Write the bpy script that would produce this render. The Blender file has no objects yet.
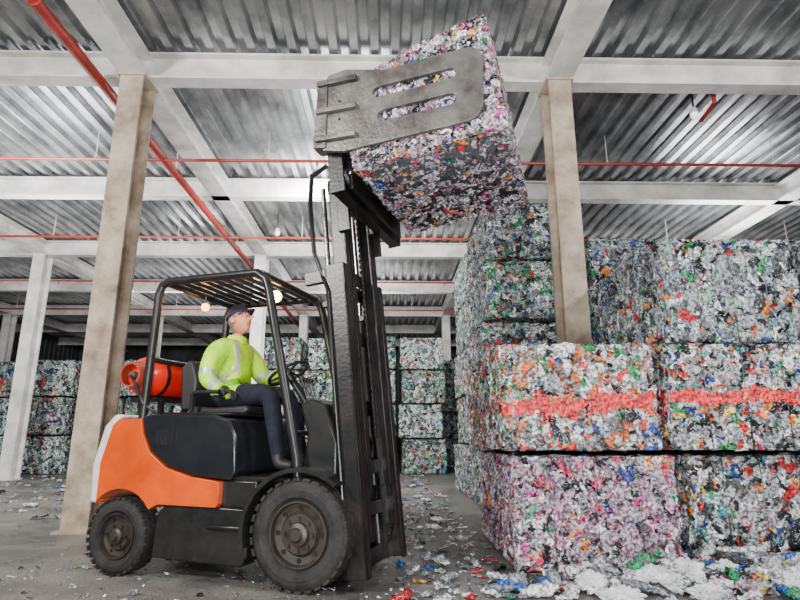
import bpy, bmesh, math, random
import numpy as np
from mathutils import Vector, Matrix, Euler
random.seed(7)
R = math.radians
scene = bpy.context.scene

# ------------------------------------------------------------------ materials
def new_mat(name):
    m = bpy.data.materials.new(name); m.use_nodes = True
    nt = m.node_tree
    return m, nt, nt.nodes['Principled BSDF']

def mat(name, col, rough=0.5, metal=0.0, col2=None, nscale=6.0, bump=0.0, bscale=40.0, contrast=(0.35,0.65), emit=None, estr=0, spec=0.5, alpha=1):
    m, nt, b = new_mat(name)
    b.inputs['Base Color'].default_value = (*col, 1)
    b.inputs['Roughness'].default_value = rough
    b.inputs['Metallic'].default_value = metal
    b.inputs['Specular IOR Level'].default_value = spec
    b.inputs['Alpha'].default_value = alpha
    tc = nt.nodes.new('ShaderNodeTexCoord')
    if col2:
        n = nt.nodes.new('ShaderNodeTexNoise'); n.inputs['Scale'].default_value = nscale
        n.inputs['Detail'].default_value = 8; n.inputs['Roughness'].default_value = 0.65
        nt.links.new(tc.outputs['Object'], n.inputs['Vector'])
        r = nt.nodes.new('ShaderNodeValToRGB')
        r.color_ramp.elements[0].position = contrast[0]; r.color_ramp.elements[0].color = (*col, 1)
        r.color_ramp.elements[1].position = contrast[1]; r.color_ramp.elements[1].color = (*col2, 1)
        nt.links.new(n.outputs['Fac'], r.inputs['Fac']); nt.links.new(r.outputs['Color'], b.inputs['Base Color'])
    if bump:
        n2 = nt.nodes.new('ShaderNodeTexNoise'); n2.inputs['Scale'].default_value = bscale; n2.inputs['Detail'].default_value = 5
        nt.links.new(tc.outputs['Object'], n2.inputs['Vector'])
        bp = nt.nodes.new('ShaderNodeBump'); bp.inputs['Strength'].default_value = bump; bp.inputs['Distance'].default_value = 0.02
        nt.links.new(n2.outputs['Fac'], bp.inputs['Height']); nt.links.new(bp.outputs['Normal'], b.inputs['Normal'])
    if emit:
        b.inputs['Emission Color'].default_value = (*emit, 1); b.inputs['Emission Strength'].default_value = estr
    return m

def plastic_mat(name, palette, rough=0.13):
    """palette: list of (weight, colour, opacity); colour picked per crushed piece"""
    m, nt, b = new_mat(name)
    g = nt.nodes.new('ShaderNodeNewGeometry'); oi = nt.nodes.new('ShaderNodeObjectInfo')
    a = nt.nodes.new('ShaderNodeMath'); a.operation = 'ADD'
    f = nt.nodes.new('ShaderNodeMath'); f.operation = 'FRACT'
    nt.links.new(g.outputs['Random Per Island'], a.inputs[0]); nt.links.new(oi.outputs['Random'], a.inputs[1])
    nt.links.new(a.outputs[0], f.inputs[0])
    r = nt.nodes.new('ShaderNodeValToRGB'); cr = r.color_ramp; cr.interpolation = 'CONSTANT'
    tot = sum(p[0] for p in palette); acc = 0
    for i, p in enumerate(palette):
        w, c = p[0], p[1]; al = p[2] if len(p) > 2 else 1
        if i < 2: e = cr.elements[i]; e.position = acc/tot
        else: e = cr.elements.new(acc/tot)
        e.color = (*c, al); acc += w
    nt.links.new(f.outputs[0], r.inputs['Fac']); nt.links.new(r.outputs['Alpha'], b.inputs['Alpha'])
    tc = nt.nodes.new('ShaderNodeTexCoord')
    n = nt.nodes.new('ShaderNodeTexNoise'); n.inputs['Scale'].default_value = 42; n.inputs['Detail'].default_value = 4
    nt.links.new(tc.outputs['Object'], n.inputs['Vector'])
    mr = nt.nodes.new('ShaderNodeMapRange'); mr.inputs[1].default_value = .40; mr.inputs[2].default_value = .60
    mr.inputs[3].default_value = .25; mr.inputs[4].default_value = 1.2
    nt.links.new(n.outputs['Fac'], mr.inputs[0])
    mx = nt.nodes.new('ShaderNodeVectorMath'); mx.operation = 'SCALE'
    nt.links.new(r.outputs['Color'], mx.inputs[0]); nt.links.new(mr.outputs[0], mx.inputs['Scale'])
    nt.links.new(mx.outputs[0], b.inputs['Base Color'])
    b.inputs['Roughness'].default_value = rough
    b.inputs['Specular IOR Level'].default_value = 1.0
    bp = nt.nodes.new('ShaderNodeBump'); bp.inputs['Strength'].default_value = 1; bp.inputs['Distance'].default_value = .035
    nt.links.new(n.outputs['Fac'], bp.inputs['Height']); nt.links.new(bp.outputs['Normal'], b.inputs['Normal'])
    return m

clear=(.48,.52,.55); white=(.74,.75,.76); grey=(.18,.20,.225); dark=(.010,.012,.016); bluec=(.26,.44,.54)
P_clear = [(30,clear,.65),(15,white),(12,grey,.75),(10,dark),(7,bluec,.75),(5,(.01,.27,.07)),(5,(.36,.56,.44),.8),(2,(.01,.06,.34)),(3,(.66,.02,.02)),(2,(.80,.22,.02)),(11,(.54,.58,.59),.7),(8,(.07,.08,.09))]
P_mix = [(19,white),(24,clear,.65),(8,(.60,.45,.48),.85),(10,grey,.75),(10,dark),(5,(.68,.02,.02)),(3,(.84,.20,.01)),(3,(.01,.27,.07)),(2,(.01,.06,.36)),(3,(.08,.34,.42)),(2,(.78,.55,.08)),(10,(.57,.60,.62),.75),(7,(.09,.07,.06))]
P_pink = [(22,(.62,.40,.50),.8),(16,white),(13,(.42,.25,.34),.85),(15,clear,.65),(10,dark),(5,(.66,.03,.10)),(3,(.60,.07,.33)),(2,(.01,.05,.32)),(3,(.01,.26,.12)),(2,(.83,.25,.02)),(9,(.18,.12,.15)),(8,(.56,.51,.60),.75)]
P_held = [(20,(.60,.42,.50),.85),(19,white),(15,clear,.7),(11,(.36,.23,.29),.9),(10,dark),(4,(.66,.03,.07)),(3,(.60,.08,.30)),(2,(.02,.08,.34)),(2,(.02,.27,.11)),(4,(.80,.34,.06)),(9,(.17,.14,.16)),(9,(.58,.54,.60),.8)]
P_orange = [(20,white),(22,clear,.65),(8,(.76,.17,.03)),(7,(.66,.03,.02)),(9,grey,.75),(10,dark),(6,(.01,.22,.06)),(2,(.02,.06,.30)),(9,(.36,.21,.12)),(10,(.66,.60,.55),.9)]
P_green = [(26,clear,.65),(13,white),(11,(.01,.27,.07)),(9,(.34,.54,.40),.8),(10,dark),(10,grey,.75),(7,bluec,.75),(3,(.60,.03,.03)),(2,(.01,.06,.34)),(2,(.76,.3,.04)),(8,(.10,.13,.13))]
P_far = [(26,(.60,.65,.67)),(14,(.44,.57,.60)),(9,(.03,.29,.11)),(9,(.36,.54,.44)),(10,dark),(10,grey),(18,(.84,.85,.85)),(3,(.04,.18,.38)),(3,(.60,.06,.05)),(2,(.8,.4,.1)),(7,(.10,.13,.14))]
P_litter = [(28,white),(26,clear,.7),(11,grey),(3,(.68,.03,.03)),(3,(.01,.30,.10)),(4,(.01,.10,.42)),(3,(.80,.5,.02)),(7,dark),(6,(.6,.46,.50))]
M_clear = plastic_mat('plastic_clear', P_clear); M_mix = plastic_mat('plastic_mixed', P_mix)
M_pink = plastic_mat('plastic_pink', P_pink); M_orange = plastic_mat('plastic_orange', P_orange); M_held = plastic_mat('plastic_held', P_held)
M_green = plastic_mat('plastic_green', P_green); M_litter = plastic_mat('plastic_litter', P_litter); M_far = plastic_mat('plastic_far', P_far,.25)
M_red = plastic_mat('plastic_red', [(30,(.88,.006,.012)),(16,(.80,.010,.012)),(6,(.88,.06,.03)),(3,(.8,.35,.33))],.3)
M_core = mat('bale_core', (.008,.008,.010), .8, col2=(.04,.04,.045), nscale=30)  # near-black, puts the shade of gaps between pieces into the colour
M_wire = mat('bale_wire', (.12,.12,.12), .4, .8)
M_bag = mat('plastic_bag', (.45,.47,.47), .2, col2=(.76,.77,.76), nscale=9, bump=1, bscale=26, alpha=.8)

M_white = mat('painted_steel', (.80,.79,.76), .5, col2=(.50,.48,.44), nscale=2.2, bump=.05)
M_col = mat('column_paint', (.47,.385,.29), .6, col2=(.15,.095,.06), nscale=2.8, contrast=(.36,.70), bump=.25)
M_roof = mat('galvanised_deck', (.50,.51,.52), .28, .75, col2=(.19,.20,.21), nscale=1.6, bump=.08, bscale=14)
M_redpipe = mat('red_pipe', (.38,.025,.015), .4, col2=(.22,.02,.015), nscale=5)
M_wall = mat('wall_panel', (.08,.085,.09), .7, col2=(.035,.037,.04), nscale=2)
M_black = mat('black_paint', (.005,.0055,.006), .33, col2=(.016,.015,.014), nscale=6, bump=.05, spec=.35)
M_hood = mat('hood_plastic', (.006,.007,.009), .25, col2=(.011,.012,.014), nscale=5, spec=.45)
M_orng = mat('orange_paint', (.58,.066,.0), .28, col2=(.38,.040,.001), nscale=3, bump=.03)
M_cw = mat('pale_paint_glare', (.66,.64,.60), .4, col2=(.42,.39,.36), nscale=6)  # pale grey holds the painted glare of the counterweight rear; lamp shades share it
M_mast = mat('mast_steel', (.005,.005,.006), .34, .3, col2=(.028,.019,.015), nscale=4, contrast=(.42,.78), bump=.1)
M_chrome = mat('chrome_rod', (.45,.45,.45), .25, 1.0)
M_clamp = mat('clamp_steel', (.17,.158,.145), .34, .5, col2=(.045,.038,.033), nscale=3.2, contrast=(.4,.64), bump=.2)
M_tyre = mat('tyre_rubber', (.007,.007,.007), .75, col2=(.022,.019,.017), nscale=10, bump=.2, spec=.3)
M_rim = mat('rim_dusty', (.014,.012,.011), .5, .3, col2=(.040,.030,.023), nscale=12)
M_tank = mat('gas_tank_red', (.66,.012,.003), .25, col2=(.46,.009,.003), nscale=4)
M_tankend = mat('gas_tank_collar', (.25,.04,.02), .4)
M_lamp_o = mat('lamp_amber', (1,.5,.1), .4, emit=(1,.28,.01), estr=8)
M_lamp_w = mat('lamp_warm', (1,.8,.5), .4, emit=(1,.50,.12), estr=24)
M_bulb = mat('bulb_glass', (.9,.9,.85), .3, emit=(1,.97,.9), estr=1)
M_hiviz = mat('hiviz_fabric', (.42,.74,.0), .7, col2=(.24,.48,.0), nscale=7, bump=.9, bscale=12)
M_reflect = mat('reflective_tape', (.40,.42,.43), .3, .3)
M_trous = mat('navy_trousers', (.005,.006,.012), .85, col2=(.010,.012,.02), nscale=10, bump=.6, bscale=16, spec=.25)
M_glove = mat('black_glove', (.010,.010,.011), .6)
M_skin = mat('skin', (.50,.19,.115), .5, col2=(.42,.155,.095), nscale=20)
M_lips = mat('lips', (.35,.10,.08), .5)
M_hair = mat('grey_hair', (.12,.10,.09), .8, bump=.6, bscale=120)
M_cap = mat('cap_navy', (.008,.011,.03), .8)
M_glass = mat('glasses_frame', (.01,.01,.01), .2)
M_eye = mat('eye_white', (.7,.7,.68), .2)
M_boot = mat('work_boot', (.012,.010,.009), .6)
M_seat = mat('seat_vinyl', (.008,.008,.009), .5)

# floor material
M_floor, nt, b = new_mat('floor_concrete')
tc = nt.nodes.new('ShaderNodeTexCoord')
n1 = nt.nodes.new('ShaderNodeTexNoise'); n1.inputs['Scale'].default_value = .7; n1.inputs['Detail'].default_value = 12; n1.inputs['Roughness'].default_value=.72
n2 = nt.nodes.new('ShaderNodeTexNoise'); n2.inputs['Scale'].default_value = 55; n2.inputs['Detail'].default_value = 8
for n in (n1,n2): nt.links.new(tc.outputs['Object'], n.inputs['Vector'])
r1 = nt.nodes.new('ShaderNodeValToRGB'); r1.color_ramp.elements[0].position=.38; r1.color_ramp.elements[0].color=(.055,.052,.049,1)
r1.color_ramp.elements[1].position=.64; r1.color_ramp.elements[1].color=(.21,.20,.185,1)
r2 = nt.nodes.new('ShaderNodeValToRGB'); r2.color_ramp.elements[0].position=.3; r2.color_ramp.elements[0].color=(.45,.45,.45,1)
r2.color_ramp.elements[1].position=.72; r2.color_ramp.elements[1].color=(1.4,1.38,1.34,1)
mm = nt.nodes.new('ShaderNodeVectorMath'); mm.operation='MULTIPLY'
nt.links.new(n1.outputs['Fac'], r1.inputs['Fac']); nt.links.new(n2.outputs['Fac'], r2.inputs['Fac'])
nt.links.new(r1.outputs['Color'], mm.inputs[0]); nt.links.new(r2.outputs['Color'], mm.inputs[1])
nt.links.new(mm.outputs[0], b.inputs['Base Color'])
rr_ = nt.nodes.new('ShaderNodeMapRange'); rr_.inputs[1].default_value=.35; rr_.inputs[2].default_value=.65; rr_.inputs[3].default_value=.25; rr_.inputs[4].default_value=.6
nt.links.new(n1.outputs['Fac'], rr_.inputs[0]); nt.links.new(rr_.outputs[0], b.inputs['Roughness'])
bp = nt.nodes.new('ShaderNodeBump'); bp.inputs['Strength'].default_value=.35; bp.inputs['Distance'].default_value=.008
nt.links.new(n2.outputs['Fac'], bp.inputs['Height']); nt.links.new(bp.outputs['Normal'], b.inputs['Normal'])

# ------------------------------------------------------------------ mesh builder
class MB:
    def __init__(s): s.v=[]; s.f=[]; s.m=[]; s.mats=[]
    def mi(s, m):
        if m not in s.mats: s.mats.append(m)
        return s.mats.index(m)
    def add(s, vs, fs, m):
        o=len(s.v); s.v += [tuple(x) for x in vs]; i=s.mi(m)
        for f in fs: s.f.append(tuple(o+k for k in f)); s.m.append(i)
    def box(s, c, size, m, rot=None):
        c=Vector(c); hx,hy,hz=[k/2 for k in size]
        vs=[Vector((x,y,z)) for x in(-hx,hx) for y in(-hy,hy) for z in(-hz,hz)]
        if rot is not None: vs=[rot@p for p in vs]
        s.add([c+p for p in vs],[(0,1,3,2),(4,6,7,5),(0,4,5,1),(2,3,7,6),(0,2,6,4),(1,5,7,3)],m)
    def bb(s, a, b_, m): s.box([(a[i]+b_[i])/2 for i in range(3)],[abs(b_[i]-a[i]) for i in range(3)],m)
    def prism(s, poly, y0, y1, m, inset=0):
        n=len(poly)
        vs=[(x,y0,z) for x,z in poly]+[(x,y1,z) for x,z in poly]
        fs=[tuple(range(n)),tuple(range(2*n-1,n-1,-1))]+[(i,(i+1)%n+0,(i+1)%n+n,i+n) for i in range(n)]
        s.add(vs,fs,m)
    def tube(s, pts, r, m, n=12, cap=True):
        pts=[Vector(p) for p in pts]; rs=r if isinstance(r,(list,tuple)) else [r]*len(pts)
        t0=(pts[1]-pts[0]).normalized(); up=Vector((0,0,1)) if abs(t0.z)<.9 else Vector((1,0,0))
        a=t0.cross(up).normalized(); vs=[]; fs=[]
        for i,p in enumerate(pts):
            if i==0: t=t0
            elif i==len(pts)-1: t=(pts[i]-pts[i-1]).normalized()
            else: t=((pts[i+1]-pts[i]).normalized()+(pts[i]-pts[i-1]).normalized()).normalized()
            a=(a-t*a.dot(t)).normalized(); b2=t.cross(a)
            for k in range(n):
                th=2*math.pi*k/n; vs.append(p+(a*math.cos(th)+b2*math.sin(th))*rs[i])
        for i in range(len(pts)-1):
            for k in range(n):
                fs.append((i*n+k,i*n+(k+1)%n,(i+1)*n+(k+1)%n,(i+1)*n+k))
        if cap: fs.append(tuple(range(n-1,-1,-1))); fs.append(tuple((len(pts)-1)*n+k for k in range(n)))
        s.add(vs,fs,m)
    def lathe(s, prof, c, axis, m, n=40):
        c=Vector(c); ax=Vector(axis).normalized(); up=Vector((0,0,1)) if abs(ax.z)<.9 else Vector((1,0,0))
        a=ax.cross(up).normalized(); b2=ax.cross(a); vs=[];fs=[]
        for (t,r) in prof:
            for k in range(n):
                th=2*math.pi*k/n; vs.append(c+ax*t+(a*math.cos(th)+b2*math.sin(th))*max(r,1e-4))
        for i in range(len(prof)-1):
            for k in range(n): fs.append((i*n+k,i*n+(k+1)%n,(i+1)*n+(k+1)%n,(i+1)*n+k))
        s.add(vs,fs,m)
    def torus(s, c, axis, Rr, r, m, n=32, k=8):
        c=Vector(c); ax=Vector(axis).normalized(); up=Vector((0,0,1)) if abs(ax.z)<.9 else Vector((1,0,0))
        a=ax.cross(up).normalized(); b2=ax.cross(a); vs=[];fs=[]
        for i in range(n):
            d=a*math.cos(2*math.pi*i/n)+b2*math.sin(2*math.pi*i/n)
            for j in range(k):
                ph=2*math.pi*j/k; vs.append(c+d*(Rr+r*math.cos(ph))+ax*r*math.sin(ph))
        for i in range(n):
            for j in range(k): fs.append((i*k+j,((i+1)%n)*k+j,((i+1)%n)*k+(j+1)%k,i*k+(j+1)%k))
        s.add(vs,fs,m)
    def ibeam(s, p0, p1, w, h, tf, tw, m, upv=(0,0,1)):
        p0=Vector(p0);p1=Vector(p1);t=(p1-p0).normalized();u=Vector(upv);sd=t.cross(u).normalized()
        pr=[(-w/2,-h/2),(w/2,-h/2),(w/2,-h/2+tf),(tw/2,-h/2+tf),(tw/2,h/2-tf),(w/2,h/2-tf),(w/2,h/2),(-w/2,h/2),(-w/2,h/2-tf),(-tw/2,h/2-tf),(-tw/2,-h/2+tf),(-w/2,-h/2+tf)]
        n=12; vs=[p+sd*x+u*z for p in(p0,p1) for x,z in pr]
        s.add(vs,[tuple(range(n)),tuple(range(2*n-1,n-1,-1))]+[(i,(i+1)%n,(i+1)%n+n,i+n) for i in range(n)],m)
    def obj(s, name, parent=None, bevel=0, smooth=True, loc=None, rot=None):
        me=bpy.data.meshes.new(name); me.from_pydata(s.v,[],s.f)
        for m in s.mats: me.materials.append(m)
        me.polygons.foreach_set('material_index', s.m)
        bm=bmesh.new(); bm.from_mesh(me); bmesh.ops.recalc_face_normals(bm,faces=bm.faces[:]); bm.to_mesh(me); bm.free()
        if smooth:
            me.polygons.foreach_set('use_smooth',[True]*len(me.polygons)); me.set_sharp_from_angle(angle=R(35))
        ob=bpy.data.objects.new(name,me); scene.collection.objects.link(ob)
        if bevel:
            bv=ob.modifiers.new('bev','BEVEL'); bv.width=bevel; bv.segments=2; bv.limit_method='ANGLE'; bv.angle_limit=R(40)
            bv.harden_normals=False
        if parent: ob.parent=parent
        if loc: ob.location=loc
        if rot: ob.rotation_euler=rot
        return ob

def empty(name, loc=(0,0,0), rot=(0,0,0), parent=None):
    e=bpy.data.objects.new(name,None); scene.collection.objects.link(e); e.location=loc; e.rotation_euler=rot
    e.empty_display_size=.2
    if parent: e.parent=parent
    return e

# ------------------------------------------------------------------ hall
XL,XR,YN,YF=-17.0,13.0,-5.0,31.0
ZD=5.95
b_=MB(); b_.bb((XL,YN,-.1),(XR,YF,0),M_floor); b_.obj('floor',smooth=False)
# corrugated ceiling
per=.27; prof=[]; x=XL
while x<XR:
    prof += [(x,0),(x+.10,0),(x+.135,.08),(x+.235,.08)]; x+=per
vs=[];fs=[]
ys=[YN+i*(YF-YN)/9 for i in range(10)]
for yy in ys:
    for (px,pz) in prof: vs.append((px,yy,ZD+pz))
n=len(prof)
for j in range(len(ys)-1):
    for i in range(n-1): fs.append((j*n+i,j*n+i+1,(j+1)*n+i+1,(j+1)*n+i))
c=MB(); c.add(vs,fs,M_roof); c.obj('ceiling',smooth=False)
# corrugated walls
def corr_wall(name, p0, p1):
    p0=Vector(p0);p1=Vector(p1);L=(p1-p0).length;t=(p1-p0)/L;nn=Vector((-t.y,t.x,0)); w=MB(); vs=[];fs=[]
    k=int(L/.4)
    pr=[]
    for i in range(k):
        s0=i*L/k; pr+=[(s0,0),(s0+.2,0),(s0+.24,.05),(s0+.36,.05)]
    pr.append((L,0))
    for z in (0,ZD+.1):
        for (s_,d) in pr: q=p0+t*s_+nn*d; vs.append((q.x,q.y,z))
    m=len(pr)
    for i in range(m-1): fs.append((i,i+1,m+i+1,m+i))
    w.add(vs,fs,M_wall); return w.obj(name,smooth=False)
corr_wall('wall_back',(XL,YF,0),(XR,YF,0)); corr_wall('wall_left',(XL,YN,0),(XL,YF,0)); corr_wall('wall_right',(XR,YN,0),(XR,YF,0))
# beams
zb=5.53
for i in range(-1,7):
    y=6.56+3.71*i
    m=MB(); m.ibeam((XL,y,zb+.19),(XR,y,zb+.19),.22,.38,.03,.025,M_white); m.obj('ceiling_beam',smooth=False)
colX=[-14.6,-8.95,-3.32,2.2,7.85]
for x in colX:
    m=MB(); m.ibeam((x,YN,zb+.17),(x,YF,zb+.17),.34,.34,.035,.03,M_white)
    m.obj('ceiling_girder',smooth=False)
for x in colX:
    for y in (6.56,13.98,21.4,28.8):
        m=MB(); M=M_col if y<10 else M_white
        m.ibeam((x,y,0),(x,y,zb),.29,.38,.04,.04,M,upv=(0,1,0))
        m.box((x,y,.012),(.42,.48,.024),M); 
        for zz in (zb-.01,): m.box((x,y,zz),(.36,.42,.03),M)
        m.obj('support_column',smooth=False)
# sprinkler pipes
m=MB(); m.tube([(-3.72,YN+.2,5.42),(-3.72,YF-.2,5.42)],.065,M_redpipe,16)
for y in [1.0+i*2.0 for i in range(14)]:
    m.torus((-3.72,y,5.42),(0,1,0),.067,.012,M_redpipe,20,6)
    m.tube([(-3.72,y,5.42),(-3.72,y,5.9)],.008,M_white,6)
m.obj('sprinkler_pipe')
for y in (8.42,12.1,15.85,19.6):
    m=MB(); m.tube([(XL+.2,y,5.38),(XR-.2,y,5.38)],.026,M_redpipe,10)
    xx=XL+1
    while xx<XR-1:
        m.tube([(xx,y,5.38),(xx,y,5.9)],.006,M_white,6); m.tube([(xx+.8,y,5.38),(xx+.8,y,5.28)],.015,M_redpipe,8); xx+=2.8
    m.obj('sprinkler_pipe')
m=MB(); m.tube([(4.48,6.80,5.90),(4.48,6.80,5.48),(4.48,7.15,5.42)],.03,M_redpipe,10); m.obj('sprinkler_pipe')
# ceiling lamps
for (x,y) in ((4.27,6.95),(-2.5,11.8),(-7.6,9.5),(-1.0,19),(5,14),(-8,17)):
    m=MB(); m.tube([(0,0,.55),(0,0,.12)],.012,M_black,8)
    m.lathe([(.12,.02),(.10,.04),(.05,.055),(.02,.06)],(0,0,0),(0,0,1),M_cw,24)
    m.lathe([(.05,.045),(0,.052),(-.04,.042),(-.058,.0)],(0,0,0),(0,0,1),M_bulb,24)
    m.obj('ceiling_lamp',loc=(x,y,5.38))

# ------------------------------------------------------------------ crushed plastic
def frame(rng,nor,tilt):
    N=len(nor)
    nn=nor+rng.normal(size=(N,3))*tilt*.6; nn/=np.linalg.norm(nn,axis=1)[:,None]
    t=np.cross(nn,rng.normal(size=(N,3))); t/=np.linalg.norm(t,axis=1)[:,None]; return t,np.cross(nn,t),nn
def shards(rng, cen, nor, size, tilt=.9):
    N=len(cen); t,bt,nn=frame(rng,nor,tilt)
    nu,nv=5,3
    U,V=np.meshgrid(np.linspace(-1,1,nu),np.linspace(-1,1,nv),indexing='ij'); U=U.ravel();V=V.ravel(); K=nu*nv
    asp=rng.uniform(.22,.7,N)
    a=size[:,None]*.5*(U[None,:]+rng.normal(size=(N,K))*.13)
    b=size[:,None]*.5*asp[:,None]*(V[None,:]+rng.normal(size=(N,K))*.28)
    curv=rng.uniform(-.1,.6,N)[:,None]*(1-V[None,:]**2)
    h=size[:,None]*.5*(curv*asp[:,None]*1.4+rng.normal(size=(N,K))*.17)
    vs=cen[:,None,:]+a[...,None]*t[:,None,:]+b[...,None]*bt[:,None,:]+h[...,None]*nn[:,None,:]
    q=[]
    for i in range(nu-1):
        for j in range(nv-1): q.append((i*nv+j,(i+1)*nv+j,(i+1)*nv+j+1,i*nv+j+1))
    q=np.array(q)[None]+(np.arange(N)*K)[:,None,None]
    return vs.reshape(-1,3), q.reshape(-1,4)
def bottles(rng, cen, nor, size, tilt=.45, flat=(.25,.6)):
    """crushed drinks bottles: neck, shoulder, dented body, base"""
    N=len(cen); t,bt,nn=frame(rng,nor,tilt)
    prof=np.array([(-1.0,.0),(-1.0,.13),(-.84,.13),(-.78,.17),(-.5,.40),(-.1,.36),(.3,.40),(.7,.36),(.97,.38),(1.0,.05)]); S=8
    K=len(prof)*S; th=np.arange(S)*2*np.pi/S
    U=np.repeat(prof[:,0],S); C=(prof[:,1][:,None]*np.cos(th)).ravel(); Sn=(prof[:,1][:,None]*np.sin(th)).ravel(); rd=np.repeat(prof[:,1],S)
    fl=rng.uniform(*flat,N); ns=rng.normal(size=(N,K,3))*.07*(rd>.2)[None,:,None]
    bend=rng.normal(size=N)*.25
    a=size[:,None]*.5*(U[None]+ns[...,0]); b=size[:,None]*.5*(C[None]*1.1+ns[...,1]+bend[:,None]*U[None]**2)
    h=size[:,None]*.5*(Sn[None]*fl[:,None]+ns[...,2])
    vs=cen[:,None,:]+a[...,None]*t[:,None,:]+b[...,None]*bt[:,None,:]+h[...,None]*nn[:,None,:]
    q=[]
    for i in range(len(prof)-1):
        for k in range(S): q.append((i*S+k,i*S+(k+1)%S,(i+1)*S+(k+1)%S,(i+1)*S+k))
    q=np.array(q)[None]+(np.arange(N)*K)[:,None,None]
    return vs.reshape(-1,3), q.reshape(-1,4)

def np_mesh(name, parts, mats):
    V=[];F=[];MI=[];o=0
    for vs,fs,mi in parts:
        V.append(vs);F.append(fs+o);MI.append(np.full(len(fs),mi) if np.isscalar(mi) else mi);o+=len(vs)
    V=np.concatenate(V);F=np.concatenate(F);MI=np.concatenate(MI)
    me=bpy.data.meshes.new(name); me.vertices.add(len(V)); me.vertices.foreach_set('co',V.astype(np.float32).ravel())
    me.loops.add(len(F)*4); me.loops.foreach_set('vertex_index',F.astype(np.int32).ravel())
    me.polygons.add(len(F)); me.polygons.foreach_set('loop_start',np.arange(0,len(F)*4,4,dtype=np.int32))
    for m in mats: me.materials.append(m)
    me.polygons.foreach_set('material_index',MI.astype(np.int32)); me.update(calc_edges=True)
    return me

def bale_mesh(name, L, D, H, n, s0, s1, seed, band=None, straps=4, nb=1200, tilt=.75, bs=(.13,.24)):
    rng=np.random.default_rng(seed)
    def surf(n):
        areas=np.array([D*H,D*H,L*H,L*H,L*D,L*D*.4]); fc=rng.choice(6,n,p=areas/areas.sum())
        u=rng.uniform(-1,1,n);w=rng.uniform(-1,1,n)
        cen=np.zeros((n,3));nor=np.zeros((n,3)); half=np.array([L/2,D/2,H/2])
        for k,(ax,sg) in enumerate([(0,1),(0,-1),(1,1),(1,-1),(2,1),(2,-1)]):
            i=fc==k; o=[a for a in range(3) if a!=ax]
            cen[i,ax]=sg; cen[i,o[0]]=u[i]; cen[i,o[1]]=w[i]; nor[i,ax]=sg
        return place(cen,nor,half),nor
    def place(cen,nor,half):
        m_=len(cen)
        e=np.sort(np.abs(cen),axis=1)[:,1]
        cen=cen*(1-.05*np.clip((e-.86)/.14,0,1)**2)[:,None]
        p=cen*half
        xs=(p[:,0]/L+.5)*straps; bul=np.abs(np.sin(np.pi*xs))**.6
        lump=np.sin(p[:,0]*9+seed)*np.sin(p[:,1]*7+2*seed)*np.sin(p[:,2]*11+seed*3)+.6*np.sin(p[:,0]*23+seed)*np.sin(p[:,1]*19+seed)*np.sin(p[:,2]*27+seed)
        p=p+nor*(bul*.026-.055+lump*.014+rng.normal(size=m_)*.012)[:,None]
        p[:,2]+=H/2
        return p
    p,nor=surf(n)
    size=rng.uniform(s0,s1,n)*np.where(rng.random(n)<.10,1.5,1)
    vs,fs=shards(rng,p,nor,size,tilt)
    parts=[(vs,fs,0)]
    p2,nor2=surf(nb); p2-=nor2*.004; vb,fb=bottles(rng,p2,nor2,rng.uniform(*bs,nb)); parts.append((vb,fb,0))
    if band:
        z0,z1,sl=band; k=1900; hw0=(z1-z0)/2
        cen=np.stack([rng.uniform(-1,1,k),-np.ones(k),rng.uniform(-1,1,k)],1); hw=hw0*(.75+.35*np.sin(cen[:,0]*9+seed)+.2*np.sin(cen[:,0]*23))
        zc=(z0+z1)/2+ sl*cen[:,0]+.012*np.sin(cen[:,0]*6+seed)
        cen[:,2]=(zc+rng.normal(size=k)*hw*.5)/(H/2)-1
        nr=np.tile([[0,-1.,0]],(k,1)); pr_=place(cen,nr,np.array([L/2,D/2,H/2])); pr_[:,1]-=.030
        vr,fr=shards(rng,pr_,nr,rng.uniform(.03,.075,k),.5); parts.append((vr,fr,2))
        k=130; cen=np.stack([-np.ones(k),rng.uniform(-1,1,k),np.zeros(k)],1); cen[:,2]=((z0+z1)/2-sl+rng.normal(size=k)*(z1-z0)*.8)/(H/2)-1
        nr=np.tile([[-1.,0,0]],(k,1)); pr_=place(cen,nr,np.array([L/2,D/2,H/2])); vr,fr=shards(rng,pr_,nr,rng.uniform(.04,.1,k),.8); parts.append((vr,fr,2))
    # the baler's press walls squash everything to a block: soft limit on every side
    for q in parts:
        v_=q[0]; m_=len(v_)
        for ax,lim in ((0,L/2-.030),(1,D/2-.012)):
            s_=np.sign(v_[:,ax]); a_=np.abs(v_[:,ax]); a_=np.where(a_>lim,lim+(a_-lim)*.22,a_); v_[:,ax]=s_*a_
        zt=H-.036; v_[:,2]=np.where(v_[:,2]>zt,zt+(v_[:,2]-zt)*.22,v_[:,2]); v_[:,2]=np.where(v_[:,2]<.022,np.maximum(.022+(v_[:,2]-.022)*.2,.003),v_[:,2])
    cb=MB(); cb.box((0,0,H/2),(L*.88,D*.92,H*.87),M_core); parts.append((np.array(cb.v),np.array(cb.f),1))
    wb=MB()
    for k in range(1,straps):
        x=-L/2+L*k/straps; hy=D/2-.014; r=.006
        for a,c_ in (((x,-hy,0.02),(x,-hy,H-.03)),((x,hy,0.02),(x,hy,H-.03)),((x,-hy,H-.032),(x,hy,H-.032))):
            wb.box([(a[i]+c_[i])/2 for i in range(3)],[max(abs(a[i]-c_[i]),r) for i in range(3)],M_wire)
    parts.append((np.array(wb.v),np.array(wb.f),3))
    return np_mesh(name,parts,[M_clear,M_core,M_red,M_wire])

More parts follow.
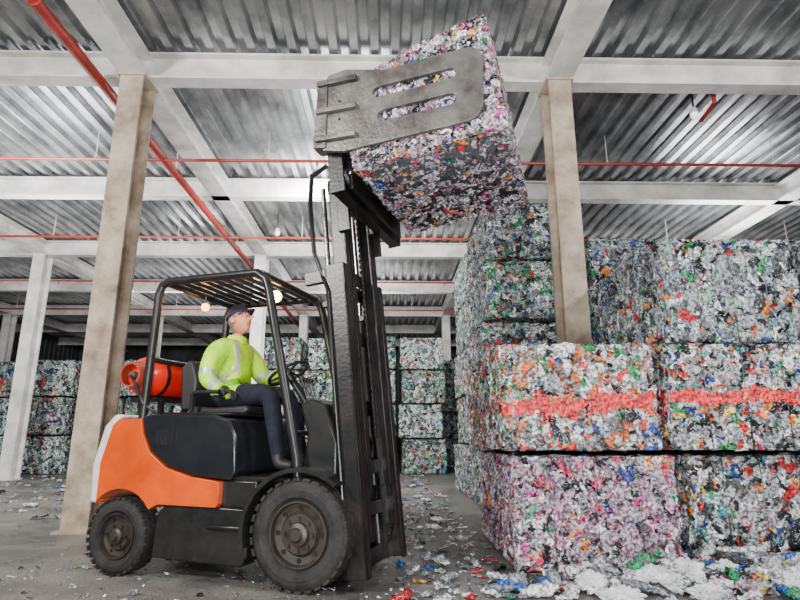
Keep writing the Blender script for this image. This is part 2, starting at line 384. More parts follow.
BL,BD,BH=1.24,1.82,.875
variants=[bale_mesh('bale_a',BL,BD,BH,5200,.045,.125,1),bale_mesh('bale_b',BL,BD,BH,5200,.045,.125,2),bale_mesh('bale_c',BL,BD,BH,5000,.05,.13,3)]
far_var=[bale_mesh('bale_far_a',BL,BD,BH,3000,.07,.15,4,nb=350,bs=(.15,.24)),bale_mesh('bale_far_b',BL,BD,BH,3000,.07,.15,5,nb=350,bs=(.15,.24))]
def put_bale(name, me, mat_, x, y, z, sc=(1,1,1), rz=0, parent=None):
    o=bpy.data.objects.new(name,me); scene.collection.objects.link(o); o.location=(x,y,z); o.scale=sc
    o.rotation_euler=(0,0,R(rz)); o.material_slots[0].link='OBJECT'; o.material_slots[0].material=mat_
    if parent: o.parent=parent
    return o
near_bot=bale_mesh('bale_n1',1.33,1.8,.875,9500,.035,.105,11,nb=1500,bs=(.11,.20))
near_mid=bale_mesh('bale_n2',1.29,1.85,.875,7500,.05,.14,12,band=(.30,.42,.04),nb=1400)
near_mid2=bale_mesh('bale_n3',1.27,1.8,.875,9000,.035,.10,13,band=(.39,.46,.006),nb=1200,bs=(.11,.19))
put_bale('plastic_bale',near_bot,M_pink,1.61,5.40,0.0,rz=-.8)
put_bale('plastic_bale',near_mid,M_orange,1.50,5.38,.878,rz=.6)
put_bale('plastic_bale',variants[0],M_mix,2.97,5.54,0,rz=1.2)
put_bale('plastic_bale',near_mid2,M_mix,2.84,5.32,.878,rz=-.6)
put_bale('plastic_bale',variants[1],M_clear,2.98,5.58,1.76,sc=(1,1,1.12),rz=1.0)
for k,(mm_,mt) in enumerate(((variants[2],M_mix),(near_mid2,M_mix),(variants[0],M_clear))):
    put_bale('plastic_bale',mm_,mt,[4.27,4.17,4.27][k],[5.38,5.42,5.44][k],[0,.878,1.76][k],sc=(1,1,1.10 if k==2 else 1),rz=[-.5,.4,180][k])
# stacks behind
def stack(x,y,layers,sz,meshes,mats_,seed,wx=1.0):
    rr=random.Random(seed); e=empty('bale_stack',(x,y,0))
    for k in range(layers):
        me=meshes[rr.randrange(len(meshes))]
        put_bale('bale_%d'%(k+1),me,mats_[(k+seed)%len(mats_)],rr.uniform(-.05,.05),rr.uniform(-.12,.12),k*(BH*sz+.004),sc=(wx,1,sz),rz=rr.choice((0,180))+rr.uniform(-1.4,1.4),parent=e)
stack(1.92,8.58,5,.985,variants,[M_green,M_clear],1)
stack(1.95,10.65,5,.985,variants,[M_clear,M_green],2)
stack(3.30,8.10,4,1.035,variants,[M_clear,M_mix],3)
stack(4.66,8.10,4,1.045,variants,[M_clear,M_mix],4)
stack(6.02,8.10,4,1.035,variants,[M_mix,M_clear],5)
stack(3.32,10.3,5,.985,variants,[M_clear,M_green],6)
stack(5.60,5.42,3,1.03,variants,[M_clear,M_mix],7)
stack(6.92,5.42,3,1.03,variants,[M_clear,M_mix],8)
for i in range(4): stack(-3.1+i*1.34,16.5+.15*(i%2),4,1.065,far_var,[M_far,M_green],20+i)
for i in range(9): stack(-14.7+i*1.34,16.6+.2*(i%2),3,1.17,far_var,[M_far,M_clear],40+i)
for i in range(3): stack(2.3+i*1.34,19.9,4,1.015,far_var,[M_far],60+i)
for i in range(3): stack(3.4+i*1.34,14.6,4,1.015,far_var,[M_far],70+i)

# floor litter
rng=np.random.default_rng(5)
def scat(n,x0,x1,y0,y1,s0,s1,zz=.006):
    c_=np.stack([rng.uniform(x0,x1,n),rng.uniform(y0,y1,n),np.full(n,zz)],1); return c_, rng.uniform(s0,s1,n)
parts=[scat(1700,-8,1,2.6,15,.008,.035),scat(600,-3,.95,3.0,6,.008,.03),scat(170,-3.4,.95,3.2,8.5,.03,.09),scat(340,-10,-4,6,15.3,.04,.18),scat(460,-4,1,9,15.3,.04,.18),scat(300,.1,.9,3.2,9,.02,.13)]
C=np.concatenate([p[0] for p in parts]);S=np.concatenate([p[1] for p in parts]); Nn=np.tile([[0,0,1.]],(len(C),1))
vs,fs=shards(rng,C,Nn,S,.3); vs[:,2]=np.abs(vs[:,2])+.002
c1,s1_=scat(70,-8,.8,6,15,.1,.22,.03); c2,s2_=scat(14,.05,.9,3.4,5,.1,.18,.03); cb_=np.concatenate([c1,c2]); sb_=np.concatenate([s1_,s2_])
vb,fb=bottles(rng,cb_,Nn[:84],sb_,.1,(.5,.9)); vb[:,2]=np.abs(vb[:,2])+.002
me=np_mesh('floor_litter',[(vs,fs,0),(vb,fb,0)],[M_litter]); o=bpy.data.objects.new('floor_litter',me); scene.collection.objects.link(o)
# litter heap at the foot of the bales
def heap_pts(n):
    xx=.7+3.7*rng.uniform(0,1,n)**.8; yy=4.32-np.abs(rng.normal(size=n))*.24
    hh=np.clip(.24-(4.42-yy)*.45,0,.3)*np.clip((xx-.8)/1.3,.04,1)*(.6+.4*np.sin(xx*3.1)**2)
    return np.stack([xx,yy,rng.uniform(.2,1,n)*hh+.015],1)
P1=heap_pts(700); vs,fs=shards(rng,P1,Nn[:1].repeat(700,0),rng.uniform(.05,.14,700),.9); vs[:,2]=np.abs(vs[:,2])+.002; vs[:,1]=np.minimum(vs[:,1],4.43)
P2=heap_pts(190); P2[:,2]+=.02; vb,fb=bottles(rng,P2,Nn[:1].repeat(190,0),rng.uniform(.15,.26,190),.5,(.4,1.0)); vb[:,2]=np.abs(vb[:,2])+.002; vb[:,1]=np.minimum(vb[:,1],4.43)
def blob(c_,s,seed):
    bm=bmesh.new(); bmesh.ops.create_icosphere(bm,subdivisions=5,radius=1)
    from mathutils import noise
    sv=Vector((seed*1.7,seed*.3,0)); V=[]
    for v in bm.verts:
        d=v.co.copy(); k=1+.5*noise.noise(d*1.3+sv)+.55*abs(noise.noise(d*3+sv))+.25*abs(noise.noise(d*8+sv))
        V.append((d.x*k*s[0]+c_[0],d.y*k*s[1]+c_[1],max(d.z*k*s[2]+c_[2],.004)))
    F=[tuple(v.index for v in f.verts) for f in bm.faces]; bm.free(); return V,F
heap=empty('litter_heap')
m=MB()
rr=random.Random(3)
for i in range(14):
    x=1.4+i*.15+rr.uniform(-.1,.1); y=rr.uniform(3.8,4.18)
    V,F=blob((x,y,.03+max(0,.12-(4.4-y)*.2)),(rr.uniform(.05,.12),rr.uniform(.04,.09),rr.uniform(.03,.065)),i+1); m.add(V,F,M_bag)
o=m.obj('plastic_bags',parent=heap,smooth=False)
me=np_mesh('loose_plastic',[(vs,fs,0),(vb,fb,0)],[M_litter]); o=bpy.data.objects.new('loose_plastic',me); scene.collection.objects.link(o); o.parent=heap

# ------------------------------------------------------------------ forklift
OX,OY,HD=-.377,4.49,R(-19.4)
fk=empty('forklift',(OX,OY,0),(0,0,HD))
def wheel(name,x,y,r,w,side,nb=8):
    m=MB(); ax=(0,-side,0)   # outward axis
    c_=(x,y,r); h=w/2
    m.lathe([(h-.03,r*.60),(h-.005,r*.66),(h,r*.78),(h-.004,r*.80),(h-.004,r*.84),(h-.012,r*.9),(h-.035,r*.975),(h-.06,r*.985),(-h+.06,r*.985),(-h+.03,r*.96),(-h,r*.85),(-h,r*.66),(-h+.03,r*.6)],c_,ax,M_tyre,56)
    for k in range(30):
        th=2*math.pi*k/30
        for s_ in (-1,1):
            d=Vector((math.cos(th+s_*.05),0,math.sin(th+s_*.05))); rot=Matrix.Rotation(-(th+s_*.05),3,'Y')
            m.box(Vector(c_)+d*(r*.972)+Vector((0,s_*w*.24,0)),(r*.05,w*.42,r*.13),M_tyre,rot)
    m.lathe([(h-.03,r*.60),(h-.012,r*.585),(h-.012,r*.555),(h-.05,r*.53),(h-.06,r*.40),(h-.035,r*.35),(h-.035,r*.22),(h-.01,r*.20),(h+.0,r*.13),(h+.02,r*.10),(h+.02,.0)],c_,ax,M_rim,48)
    for k in range(nb):
        th=2*math.pi*k/nb; d=Vector((math.cos(th),0,math.sin(th)))
        p=Vector(c_)+d*r*.285+Vector(ax)*(h-.035); m.tube([p,p+Vector(ax)*.022],r*.035,M_rim,6)
        p=Vector(c_)+d*r*.46+Vector(ax)*(h-.055); m.tube([p,p+Vector(ax)*.006],r*.045,M_black,12)
    m.lathe([(-h+.03,r*.6),(-h+.06,.0)],c_,ax,M_rim,32)
    return m.obj(name,parent=fk)
RX=-1.57
wheel('front_wheel_right',-.05,-.44,.362,.24,1); wheel('front_wheel_left',-.05,.44,.362,.24,-1)
wheel('rear_wheel_right',RX,-.45,.275,.19,1,6); wheel('rear_wheel_left',RX,.45,.275,.19,-1,6)
# chassis
m=MB()
m.prism([(-1.26,.14),(-.50,.12),(-.46,.2),(-.46,.50),(-1.16,.52),(-1.24,.45)],-.5,.5,M_black)
m.bb((-.46,-.3,.2),(.2,.3,.62),M_black)
m.tube([(-.05,-.34,.362),(-.05,.34,.362)],.08,M_black,16)
m.tube([(RX,-.38,.275),(RX,.38,.275)],.05,M_black,16)
m.bb((-.80,-.53,.36),(-.50,-.3,.39),M_black); 
m.bb((-.72,-.48,.5),(-.42,.48,.69),M_black)
m.bb((-.62,-.47,.68),(-.02,.47,.72),M_black)
m.obj('chassis',parent=fk,bevel=.012)
# fenders
m=MB()
for s_ in (-1,1):
    o_=[];i_=[]
    for k in range(15):
        th=R(195-k*145/14)
        o_.append((-.05+.44*math.cos(th),.362+.43*math.sin(th))); i_.append((-.05+.41*math.cos(th),.362+.40*math.sin(th)))
    for k in range(14):
        poly=[o_[k],o_[k+1],i_[k+1],i_[k]]
        y0,y1=(-.57,-.3) if s_<0 else (.3,.57)
        m.prism(poly,y0,y1,M_black)
m.obj('front_fenders',parent=fk)
# orange counterweight / body
arc=[(RX+.335*math.cos(R(a)),.275+.335*math.sin(R(a))) for a in range(180,-1,-12)]
arc=[p for p in arc if p[1]>.42 and p[0]>-1.80]
m=MB()
poly=[(-1.80,.50)]+arc+[(-1.22,.51),(-.72,.505),(-.70,.53),(-.70,.68),(-.95,.71),(-1.18,.77),(-1.34,.88),(-1.42,1.02),(-1.45,1.13),(-1.66,1.13),(-1.72,1.08),(-1.80,.8)]
m.prism(poly,-.53,.53,M_orng)
m.obj('body_panel',parent=fk,bevel=.02)
m=MB()
m.prism([(-1.87,.50),(-1.795,.50),(-1.795,.8),(-1.715,1.09),(-1.65,1.16),(-1.72,1.17),(-1.81,1.08),(-1.89,.78)],-.52,.52,M_cw)
m.obj('counterweight',parent=fk,bevel=.02)  # rear strip of the counterweight, its glare put into the pale colour
m=MB()
m.prism([(-1.455,1.14),(-1.425,1.02),(-1.345,.885),(-1.18,.775),(-.95,.715),(-.62,.69),(-.58,.75),(-.60,1.0),(-.66,1.12),(-.8,1.15),(-1.4,1.17)],-.515,.515,M_hood)
m.bb((-1.35,-.45,1.15),(-.7,.45,1.18),M_hood)
m.obj('engine_hood',parent=fk,bevel=.025)
m=MB()
for k in range(5): m.bb((-1.3+k*.04,-.522,.93),(-1.28+k*.04,-.51,1.05),M_black)
m.obj('side_details',parent=fk)
# seat
m=MB()
m.prism([(-1.22,1.16),(-.72,1.16),(-.68,1.20),(-.70,1.235),(-1.0,1.22),(-1.24,1.24)],-.26,.26,M_seat)
m.prism([(-1.34,1.2),(-1.21,1.2),(-1.20,1.45),(-1.25,1.60),(-1.30,1.62),(-1.37,1.56)],-.23,.23,M_seat)
m.obj('seat',parent=fk,bevel=.03)
m=MB()
m.tube([(-1.15,-.33,1.18),(-1.15,-.33,1.32),(-1.12,-.33,1.34),(-.90,-.33,1.34)],.018,M_black,10)
m.obj('armrest',parent=fk)
# cowl + steering
m=MB()
m.prism([(-.14,.68),(.16,.6),(.16,.95),(.06,1.22),(-.06,1.27),(-.15,1.23),(-.08,1.0)],-.40,.40,M_black)
m.obj('front_cowl',parent=fk,bevel=.02)
m=MB()
sd=Vector((-.5,0,.866)).normalized(); sc_=Vector((-.47,-.02,1.50))
m.tube([sc_-sd*.02,Vector((-.12,-.02,1.02))],.03,M_black,12)
m.torus(sc_,sd,.17,.014,M_black,36,8)
aa=sd.cross(Vector((0,1,0))).normalized(); bb2=sd.cross(aa)
for k in range(3):
    th=2*math.pi*k/3+.5; m.tube([sc_,sc_+(aa*math.cos(th)+bb2*math.sin(th))*.165],.01,M_black,8)
m.lathe([(-.02,.04),(.015,.035),(.02,0)],sc_,sd,M_black,16)
m.obj('steering_wheel',parent=fk)
m=MB()
for y in (-.34,-.29,-.24,-.19):
    m.tube([(-.1,y,1.2),(-.17,y,1.40)],.008,M_black,8); m.lathe([(-.025,.0),(-.015,.018),(.01,.018),(.022,0)],(-.175,y,1.415),(0,0,1),M_black,12)
m.obj('control_levers',parent=fk)
# overhead guard
m=MB()
for s_ in (-1,1):
    y=s_*.47
    m.tube([(-.10,y,.66),(-.12,y,.85),(-.42,y,2.10),(-.45,y,2.18),(-.53,y,2.24),(-1.36,y,2.24),(-1.43,y,2.21),(-1.455,y,2.14),(-1.49,y,1.12)],.034,M_black,12)
for x in (-1.40,-.50): m.tube([(x,-.47,2.235),(x,.47,2.235)],.03,M_black,10)
for k in range(8):
    x=-1.30+k*.10; m.box((x,0,2.245),(.018,.92,.03),M_black)
for y in (-.16,.16): m.bb((-1.4,y-.012,2.255),(-.5,y+.012,2.27),M_black)
m.tube([(-1.47,-.47,1.6),(-1.47,.47,1.6)],.022,M_black,10)
m.tube([(-.17,-.47,1.02),(-.17,.47,1.02)],.02,M_black,8)
m.obj('overhead_guard',parent=fk)
# gas tank
m=MB(); r=.165
m.lathe([(-.44,.0),(-.435,.06),(-.41,.11),(-.37,.145),(-.32,r),(.28,r),(.34,.14),(.38,.1),(.4,.0)],(-1.62,-.02,1.48),(0,1,0),M_tank,36)
m.lathe([(-.50,.085),(-.50,.10),(-.39,.115),(-.39,.10)],(-1.62,-.02,1.48),(0,1,0),M_tankend,24)
m.tube([(-1.62,-.5,1.48),(-1.62,-.4,1.48)],.03,M_clamp,12)
for y in (-.26,.16): m.lathe([(y-.018,r+.001),(y-.018,r+.008),(y+.018,r+.008),(y+.018,r+.001)],(-1.62,0,1.48),(0,1,0),M_black,36)
m.obj('gas_tank',parent=fk)
m=MB()
m.bb((-1.75,-.35,1.27),(-1.49,.35,1.31),M_black)
for x in (-1.70,-1.5):
    for y in (-.27,.27): m.bb((x-.02,y-.02,1.12),(x+.02,y+.02,1.30),M_black)
m.tube([(-1.62,-.5,1.47),(-1.55,-.52,1.4),(-1.48,-.5,1.25),(-1.42,-.4,1.17)],.012,M_black,8)
m.obj('gas_tank_bracket',parent=fk)
# lamps
def lamp(name,p,d,mt,k=1):
    m=MB(); d=Vector(d).normalized()
    m.lathe([(-.06*k,.0),(-.055*k,.025*k),(-.02*k,.05*k),(.012*k,.058*k),(.015*k,.05*k)],p,d,M_black,20)
    m.lathe([(.008*k,.05*k),(.012*k,.025*k),(.014*k,0)],p,d,mt,20)
    m.tube([Vector(p)-d*.03,(p[0],p[1],2.23)],.008,M_black,6)
    m.obj(name,parent=fk)
lamp('rear_work_light',(-1.37,.02,2.13),(.55,-.75,-.25),M_lamp_o,.75)
lamp('front_work_light',(-.58,-.10,2.14),(.55,-.75,-.3),M_lamp_w)
# mast (tilted back)
TL=R(-6.0)
mast=empty('mast',(.33,0,.08),(0,TL,0),parent=fk)
m=MB()
def chan(y,x,z0,z1,w,d,side,mt=M_mast):
    t=.02
    m.bb((x-d/2,y-t/2+side*(w/2-t/2),z0),(x+d/2,y+t/2+side*(w/2-t/2),z1),mt)
    m.bb((x-d/2,y-w/2,z0),(x-d/2+t,y+w/2,z1),mt); m.bb((x+d/2-t,y-w/2,z0),(x+d/2,y+w/2,z1),mt)
for s_ in (-1,1):
    chan(s_*.38,0,0,2.2,.08,.16,s_)
    chan(s_*.295,.015,.25,2.95,.07,.12,s_)
    chan(s_*.22,.03,.55,3.3,.06,.10,s_)
    m.tube([(-.10,s_*.30,.05),(-.10,s_*.30,1.9)],.035,M_black,14)
    m.tube([(-.10,s_*.30,1.9),(-.10,s_*.30,2.9)],.02,M_chrome,12)
    m.box((-.10,s_*.30,1.92),(.1,.1,.05),M_mast)
    m.tube([(-.07,s_*.33,.65),(-.45,s_*.33,.5)],.035,M_black,12)
    m.bb((.0,s_*.14-.012,.9),(.015,s_*.14+.012,3.1),M_mast)
    for k in range(44): m.bb((-.006,s_*.14-.02,.92+k*.05),(.021,s_*.14+.02,.945+k*.05),M_mast)
    m.lathe([(-.015,.05),(-.015,.035),(.015,.035),(.015,.05)],(.0,s_*.14,3.1),(0,1,0),M_mast,20)
for z in (.06,1.15,2.12): m.box((-.085,0,z),(.03,.80,.12),M_mast)
for z in (.4,1.7,2.88): m.box((-.045,0,z),(.03,.62,.10),M_mast)
for z in (.7,2.2,3.24): m.box((-.02,0,z),(.03,.46,.10),M_mast)
m.box((-.16,-.40,2.12),(.18,.05,.10),M_mast); m.box((-.16,.40,2.12),(.18,.05,.10),M_mast)
m.obj('mast_rails',parent=mast,bevel=.005)
m=MB()
for k,y in enumerate((-.07,-.03,.02,.06)):
    m.tube([(-.09,y,.1),(-.07,y,1.0),(-.06,y,2.0),(-.06,y,3.0),(-.02,y,3.16),(.06,y,3.1),(.09,y,2.7)],.011,M_black,8)
for k,y in enumerate((-.44,-.47)):
    m.tube([(-.1,y+.06,2.1),(-.14,y,2.3),(-.15,y,2.7),(-.12,y,2.95),(0,y+.03,3.02),(.08,y+.05,2.85)],.012,M_black,8)
m.tube([(-.05,-.44,.3),(-.06,-.445,2.0),(-.1,-.44,2.12)],.01,M_black,8)
m.obj('hydraulic_hoses',parent=mast)
# carriage + clamp slide
m=MB()
for z in (2.70,3.02,3.30): m.box((.17,0,z),(.09,1.30,.10),M_mast)
for s_ in (-1,1):
    m.box((.10,s_*.24,3.0),(.05,.07,.72),M_mast)
    m.box((.17,s_*.64,3.0),(.12,.03,.70),M_mast)
    m.tube([(.24,s_*.05,2.84),(.24,s_*.58,2.84)],.03,M_chrome,12)
    m.box((.08,s_*.34,2.6),(.1,.04,.25),M_mast)
m.box((.25,0,3.00),(.03,1.15,.62),M_mast)
m.obj('carriage',parent=mast,bevel=.006)
# clamp plates (truck frame)
def clamp_plate(name,y,side):
    cu=bpy.data.curves.new(name,'CURVE'); cu.dimensions='2D'; cu.fill_mode='BOTH'; cu.extrude=.014; cu.bevel_depth=.003
    def spl(pts):
        s_=cu.splines.new('POLY'); s_.points.add(len(pts)-1)
        for i,p in enumerate(pts): s_.points[i].co=(p[0],p[1],0,1)
        s_.use_cyclic_u=True
    spl([(.14,3.04),(.30,3.01),(1.22,3.08),(1.29,3.11),(1.32,3.18),(1.33,3.56),(1.30,3.62),(1.24,3.65),(.60,3.61),(.30,3.68),(.16,3.66),(.12,3.58),(.11,3.12)])
    def slot(x0,x1,zc,h):
        p=[]
        for k in range(7): a=R(90+180*k/6); p.append((x0+h*math.cos(a),zc-.0+h*math.sin(a)))
        for k in range(7): a=R(-90+180*k/6); p.append((x1+h*math.cos(a),zc+.03+h*math.sin(a)))
        return p
    spl(slot(.56,1.10,3.44,.046)); spl(slot(.60,1.10,3.24,.046))
    ob=bpy.data.objects.new(name+'_c',cu); scene.collection.objects.link(ob)
    dg=bpy.context.evaluated_depsgraph_get(); me=bpy.data.meshes.new_from_object(ob.evaluated_get(dg))
    bpy.data.objects.remove(ob)
    me.transform(Matrix.Rotation(R(90),4,'X')); me.materials.clear(); me.materials.append(M_clamp)
    o=bpy.data.objects.new(name,me); scene.collection.objects.link(o); o.parent=fk; o.location=(0,y,0)
    m=MB()
    for z in (3.12,3.35,3.58): m.box((.24,y-side*.03,z),(.32,.05,.04),M_clamp)
    ya,yb=(y-.03,y+.10) if side>0 else (y-.10,y+.03)
    m.prism([(.06,3.06),(.16,3.05),(.16,3.62),(.08,3.62)],ya,yb,M_clamp)
    for k in range(4): m.tube([(.26,y+(-.014 if side>0 else .014),3.12+.15*k),(.26,y+(-.022 if side>0 else .022),3.12+.15*k)],.012,M_mast,10)
    m.obj(name+'_arm',parent=fk,bevel=.004)
clamp_plate('clamp_plate_right',-.72,1); clamp_plate('clamp_plate_left',.72,-1)
# clamped bale
hb=bale_mesh('bale_held',1.19,1.45,.97,9500,.03,.085,21,nb=500,tilt=.7,bs=(.09,.16))
co=np.zeros(len(hb.vertices)*3,np.float32); hb.vertices.foreach_get('co',co); co=co.reshape(-1,3)
k=np.clip(co[:,2]/.86,0,1.1); t=np.clip((co[:,0]+.55)/1.1,0,1)
co[:,2]+= k*(-.20*(1-t)**1.3+.0*t); hb.vertices.foreach_set('co',co.ravel())
mt=Matrix.Translation((OX,OY,0))@Matrix.Rotation(HD,4,'Z')@Matrix.Translation((.92,0,2.925))@Matrix.Rotation(R(-7.5),4,'Y')
o=put_bale('plastic_bale',hb,M_held,0,0,0); o.matrix_world=mt

# ------------------------------------------------------------------ operator
op=empty('forklift_operator',(OX,OY,0),(0,0,HD))
def skin(name, V, E, Rd, sub=3):
    me=bpy.data.meshes.new(name); me.from_pydata(V,E,[]); ob=bpy.data.objects.new(name,me); scene.collection.objects.link(ob)
    md=ob.modifiers.new('skin','SKIN'); md.use_smooth_shade=True
    for i,r_ in enumerate(Rd):
        d=me.skin_vertices[0].data[i]; d.radius=r_ if isinstance(r_,tuple) else (r_,r_); d.use_root=(i==0)
    s_=ob.modifiers.new('sub','SUBSURF'); s_.levels=sub; s_.render_levels=sub
    dg=bpy.context.evaluated_depsgraph_get(); me2=bpy.data.meshes.new_from_object(ob.evaluated_get(dg)); bpy.data.objects.remove(ob)
    o2=bpy.data.objects.new(name,me2); scene.collection.objects.link(o2); return o2
V=[(-1.02,0,1.33),(-1.04,0,1.45),(-1.04,0,1.58),(-1.02,0,1.70),(-1.0,0,1.79),(-.985,0,1.88),
   (-1.03,-.13,1.715),(-1.03,-.225,1.68),(-1.06,-.30,1.44),(-.90,-.27,1.345),
   (-1.02,.13,1.715),(-1.0,.225,1.68),(-.84,.28,1.45),(-.62,.15,1.54),
   (-.98,-.11,1.31),(-.55,-.15,1.34),(-.45,-.16,.86),(-.30,-.17,.775),
   (-.98,.11,1.31),(-.55,.15,1.34),(-.42,.16,.86),(-.27,.17,.775),
   (-1.05,-.27,1.56),(-.93,.26,1.56),(-.44,-.16,.79),(-.41,.16,.79)]
E=[(0,1),(1,2),(2,3),(3,4),(4,5),(3,6),(6,7),(7,22),(22,8),(8,9),(3,10),(10,11),(11,23),(23,12),(12,13),(0,14),(14,15),(15,16),(16,24),(24,17),(0,18),(18,19),(19,20),(20,25),(25,21)]
Rd=[(.17,.19),(.175,.185),(.165,.19),(.125,.16),.065,.054, .10,.10,.078,.048, .10,.10,.078,.048, .11,.084,.055,.038,.11,.084,.055,.038,.088,.088,.052,.052]
body=skin('body',V,E,Rd,3); body.parent=op
me=body.data; me.materials.clear()
for mm_ in (M_hiviz,M_reflect,M_trous,M_boot,M_skin): me.materials.append(mm_)
Vv=[Vector(v) for v in V]
for p in me.polygons:
    c_=p.center; best=9;bi=0;bt=0
    for i,(a,b3) in enumerate(E):
        A=Vv[a];B=Vv[b3];d=B-A;t=max(0,min(1,(c_-A).dot(d)/d.dot(d)));ds=(c_-(A+d*t)).length
        if ds<best: best=ds;bi=i;bt=t
    p.use_smooth=True
    mi=0
    if bi in (4,): mi=4
    elif bi>=15:
        mi=2
        if bi in(18,19,23,24): mi=3
        elif c_.z>1.33 and c_.x<-.84: mi=0
    elif bi==0 and c_.z<1.29: mi=2
    elif bi in (0,1,2,3,5,10):
        if 1.395<c_.z<1.44: mi=1
        elif c_.z>1.44 and .09<abs(c_.y)<.13: mi=1
    elif bi in(8,13) and .35<bt<.75: mi=1
    elif bi in(9,14) and .35<bt<.62: mi=1
    p.material_index=mi
me.update()
m=MB(); m.lathe([(0,.095),(.05,.082),(.065,.070),(.03,.064),(0,.06)],(-1.003,0,1.775),(.12,0,1),M_hiviz,28); m.obj('jacket_collar',parent=op)
def hand(name, wrist, fwd, palm_n, curl, side):
    f=Vector(fwd).normalized(); pn=Vector(palm_n); pn=(pn-f*pn.dot(f)).normalized(); s_=f.cross(pn)*side; w=Vector(wrist)
    V=[w,w+f*.04,w+f*.075];E=[(0,1),(1,2)];Rd=[(.026,.026),(.03,.022),(.032,.018)]
    for k,(off,ln) in enumerate(((.030,.070),(.010,.080),(-.010,.074),(-.030,.058))):
        b0=w+f*.088+s_*off; V.append(b0); i0=len(V)-1; E.append((2,i0)); Rd.append(.0115)
        ang=0;p=b0.copy()
        for j,q in enumerate((.42,.33,.25)):
            ang+=curl*(1,.9,.7)[j]; d=f*math.cos(ang)+pn*math.sin(ang); p=p+d*ln*q; V.append(p.copy()); E.append((len(V)-2 if j else i0,len(V)-1)); Rd.append(.0100-.001*j)
    b0=w+f*.03+s_*.032; V.append(b0); E.append((1,len(V)-1)); Rd.append(.013)
    p=b0+s_*.022+f*.022+pn*.012; V.append(p); E.append((len(V)-2,len(V)-1)); Rd.append(.0115)
    p=p+f*.022+pn*.022+s_*.004; V.append(p); E.append((len(V)-2,len(V)-1)); Rd.append(.0095)
    o=skin(name,[tuple(v) for v in V],E,Rd,2); o.parent=op; o.data.materials.clear(); o.data.materials.append(M_glove)
    for q in o.data.polygons: q.use_smooth=True; q.material_index=0
hand('hand_right',(-.905,-.275,1.352),(.9,-.1,-.12),(.2,-.1,-1),.65,-1)
hand('hand_left',(-.63,.153,1.538),(.85,-.35,.05),(.0,-.5,-.8),.75,1)
m=MB()
m.tube([(-.93,-.277,1.362),(-.885,-.27,1.345)],.042,M_glove,14); m.tube([(-.66,.17,1.532),(-.61,.145,1.54)],.042,M_glove,14)
m.obj('glove_cuffs',parent=op)
# head
hd=empty('head',(-.985,0,1.975),(0,R(-20),R(-6)),parent=op)
hd.scale=(1.08,1.08,1.08)
def gs(d,s_): return math.exp(-(d/s_)**2)
bm=bmesh.new(); bmesh.ops.create_uvsphere(bm,u_segments=72,v_segments=56,radius=1)
for v in bm.verts:
    x,y,z=v.co
    px,py,pz=x*.098,y*.077,z*.118
    if z<0:
        py*=1-.28*(-z)**1.6
        if x<0: px*=1-.45*(-z)
        else: px*=1-.06*(-z)
    if x>0:
        g=0
        if -.24<=z<=.22: g=(.22-z)/.46
        elif z<-.24: g=max(0,1-(-.24-z)/.10)
        px+=.030*g*gs(y,.13)*(1 if x>.3 else 0)
        px+=.007*gs(z-.24,.09)*gs(abs(y)-.25,.28)
        px-=.011*gs(abs(y)-.36,.17)*gs(z-.08,.12)
        px+=.007*gs(z+.47,.045)*gs(y,.26); px+=.008*gs(z+.60,.05)*gs(y,.22); px-=.004*gs(z+.535,.022)*gs(y,.28)
        px+=.014*gs(z+.84,.14)*gs(y,.3)
        px+=.004*gs(abs(y)-.5,.18)*gs(z+.15,.15)
    v.co=(px,py,pz)
me=bpy.data.meshes.new('face'); bm.to_mesh(me); bm.free()
for mm_ in (M_skin,M_lips,M_hair): me.materials.append(mm_)
for p in me.polygons:
    p.use_smooth=True; c_=p.center
    if c_.x>.07 and abs(c_.y)<.024 and -.078<c_.z<-.050: p.material_index=1
    if c_.x<.02 and c_.z>-.045+ (c_.x+.02)*.6: p.material_index=2
o=bpy.data.objects.new('face',me); scene.collection.objects.link(o); o.parent=hd
m=MB()
for s_ in (-1,1):
    m.lathe([(-.012,.0),(-.010,.018),(0,.027),(.008,.024),(.004,.012),(.002,0)],(.0,s_*.079,-.005),(0.25,s_,0),M_skin,16)
    m.lathe([(-.013,.0),(-.009,.009),(0,.0125),(.009,.009),(.0125,0)],(.078,s_*.029,.010),(1,0,0),M_eye,16)
    m.lathe([(.0,.0055),(.0132,.0045),(.0136,0)],(.078,s_*.029,.010),(1,s_*.1,.05),M_glass,12)
    m.torus((.106,s_*.032,.006),(1,s_*.25,0),.021,.0025,M_glass,20,6)
    m.tube([(.098,s_*.053,.010),(.06,s_*.079,.012),(0,s_*.083,.012)],.0022,M_glass,6)
m.tube([(.110,-.012,.010),(.112,0,.012),(.110,.012,.010)],.0022,M_glass,6)
m.obj('ears_eyes_glasses',parent=hd)
m=MB(); vs=[];fs=[];nu,nv=40,12
for j in range(nv+1):
    ph=R(90)*(1-j/nv)+R(12)*(j/nv)
    for i in range(nu):
        th=2*math.pi*i/nu; x=math.cos(ph)*math.cos(th);y=math.cos(ph)*math.sin(th);z=math.sin(ph)
        vs.append((x*.108-.003,y*.088,z*.126+.014))
for j in range(nv):
    for i in range(nu): fs.append((j*nu+i,j*nu+(i+1)%nu,(j+1)*nu+(i+1)%nu,(j+1)*nu+i))
m.add(vs,fs,M_cap)
vs=[];fs=[]
for j in range(6):
    for i in range(17):
        th=R(-62+i*124/16); rr_=1+.62*(j/5)*max(0,math.cos(th*1.35))
        vs.append((math.cos(th)*.1*rr_,math.sin(th)*.083,.045-.006*j/5*1.5-.10*(math.sin(th)**2)*.2))
for j in range(5):
    for i in range(16): fs.append((j*17+i,j*17+i+1,(j+1)*17+i+1,(j+1)*17+i))
m.add(vs,fs,M_cap)
o=m.obj('cap',parent=hd); sm=o.modifiers.new('s','SOLIDIFY'); sm.thickness=.004

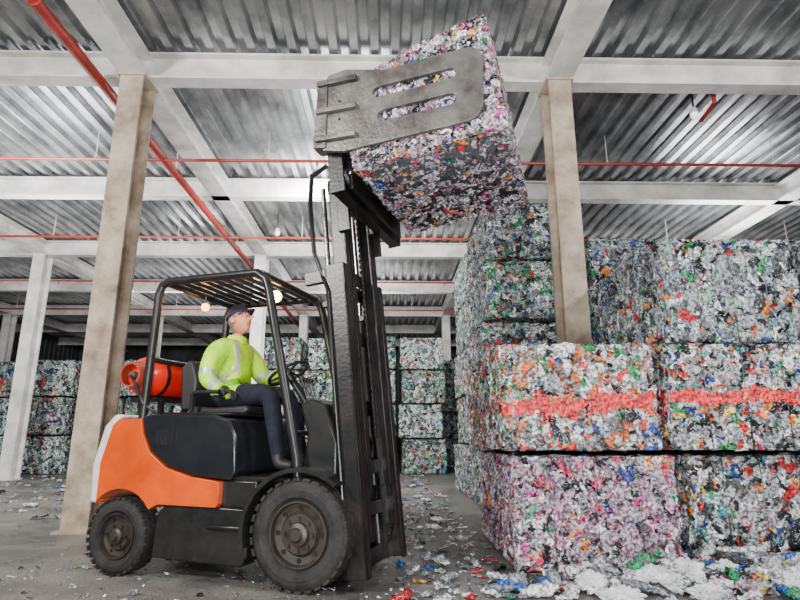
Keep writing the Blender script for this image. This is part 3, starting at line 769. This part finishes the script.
# ------------------------------------------------------------------ lights
def area(loc,tgt,size,en,col=(1,1,1)):
    l=bpy.data.lights.new('l','AREA'); l.shape='SQUARE'; l.size=size; l.energy=en; l.color=col
    o=bpy.data.objects.new('added_fill_light',l); scene.collection.objects.link(o); o.location=loc  # fill lamps added for brightness, not fixtures of the hall
    o.rotation_euler=(Vector(tgt)-Vector(loc)).to_track_quat('-Z','Y').to_euler(); return o
area((-4.6,0.2,4.2),(-.3,5,1.4),.7,580,(1,.98,.95))  # added fill from the camera side for forklift and bales
area((4.8,.2,4.6),(1.3,5.3,1.5),.6,410,(.98,.98,1))
area((-1.0,-2.0,2.6),(1,5,1.6),.6,230,(1,1,1))
area((0,-1.0,.4),(0,5,5.6),1.2,460,(.98,.99,1))  # added uplight behind the camera to brighten the ceiling
for p in ((-6.5,10.2,3.9),(-.8,9.6,4.3),(-6.5,18,3.9),(-1,17,4.3),(7,11,4.6),(-12,13,4)):
    area(p,(p[0],p[1]+.3,9),1.6,200,(.98,.99,1))  # added uplights, unseen from below, that brighten the far ceiling
for p in ((-6.5,6.0,4.8),(-1.2,9.5,5.2)):
    area(p,(p[0]-.5,p[1]+7,0.5),1.2,620,(1,.99,.96))  # added fill aimed at the far bales
def pt(loc,en,col,r=.03):
    l=bpy.data.lights.new('p','POINT'); l.energy=en; l.color=col; l.shadow_soft_size=r
    o=bpy.data.objects.new('work_light_glow',l); scene.collection.objects.link(o); o.parent=fk; o.location=loc
pt((-.53,-.19,2.08),7,(1,.62,.26)); pt((-1.32,-.06,2.08),2.5,(1,.42,.08))
w=bpy.data.worlds.new('world'); scene.world=w; w.use_nodes=True
w.node_tree.nodes['Background'].inputs[0].default_value=(.78,.83,.9,1); w.node_tree.nodes['Background'].inputs[1].default_value=.25

# ------------------------------------------------------------------ camera
cam=bpy.data.cameras.new('camera'); cam.sensor_width=36; cam.lens=25.2; cam.clip_end=200
co_=bpy.data.objects.new('camera',cam); scene.collection.objects.link(co_); co_.location=(0,0,1.0)
co_.rotation_euler=(R(90+13.65),0,R(-1.1)); scene.camera=co_
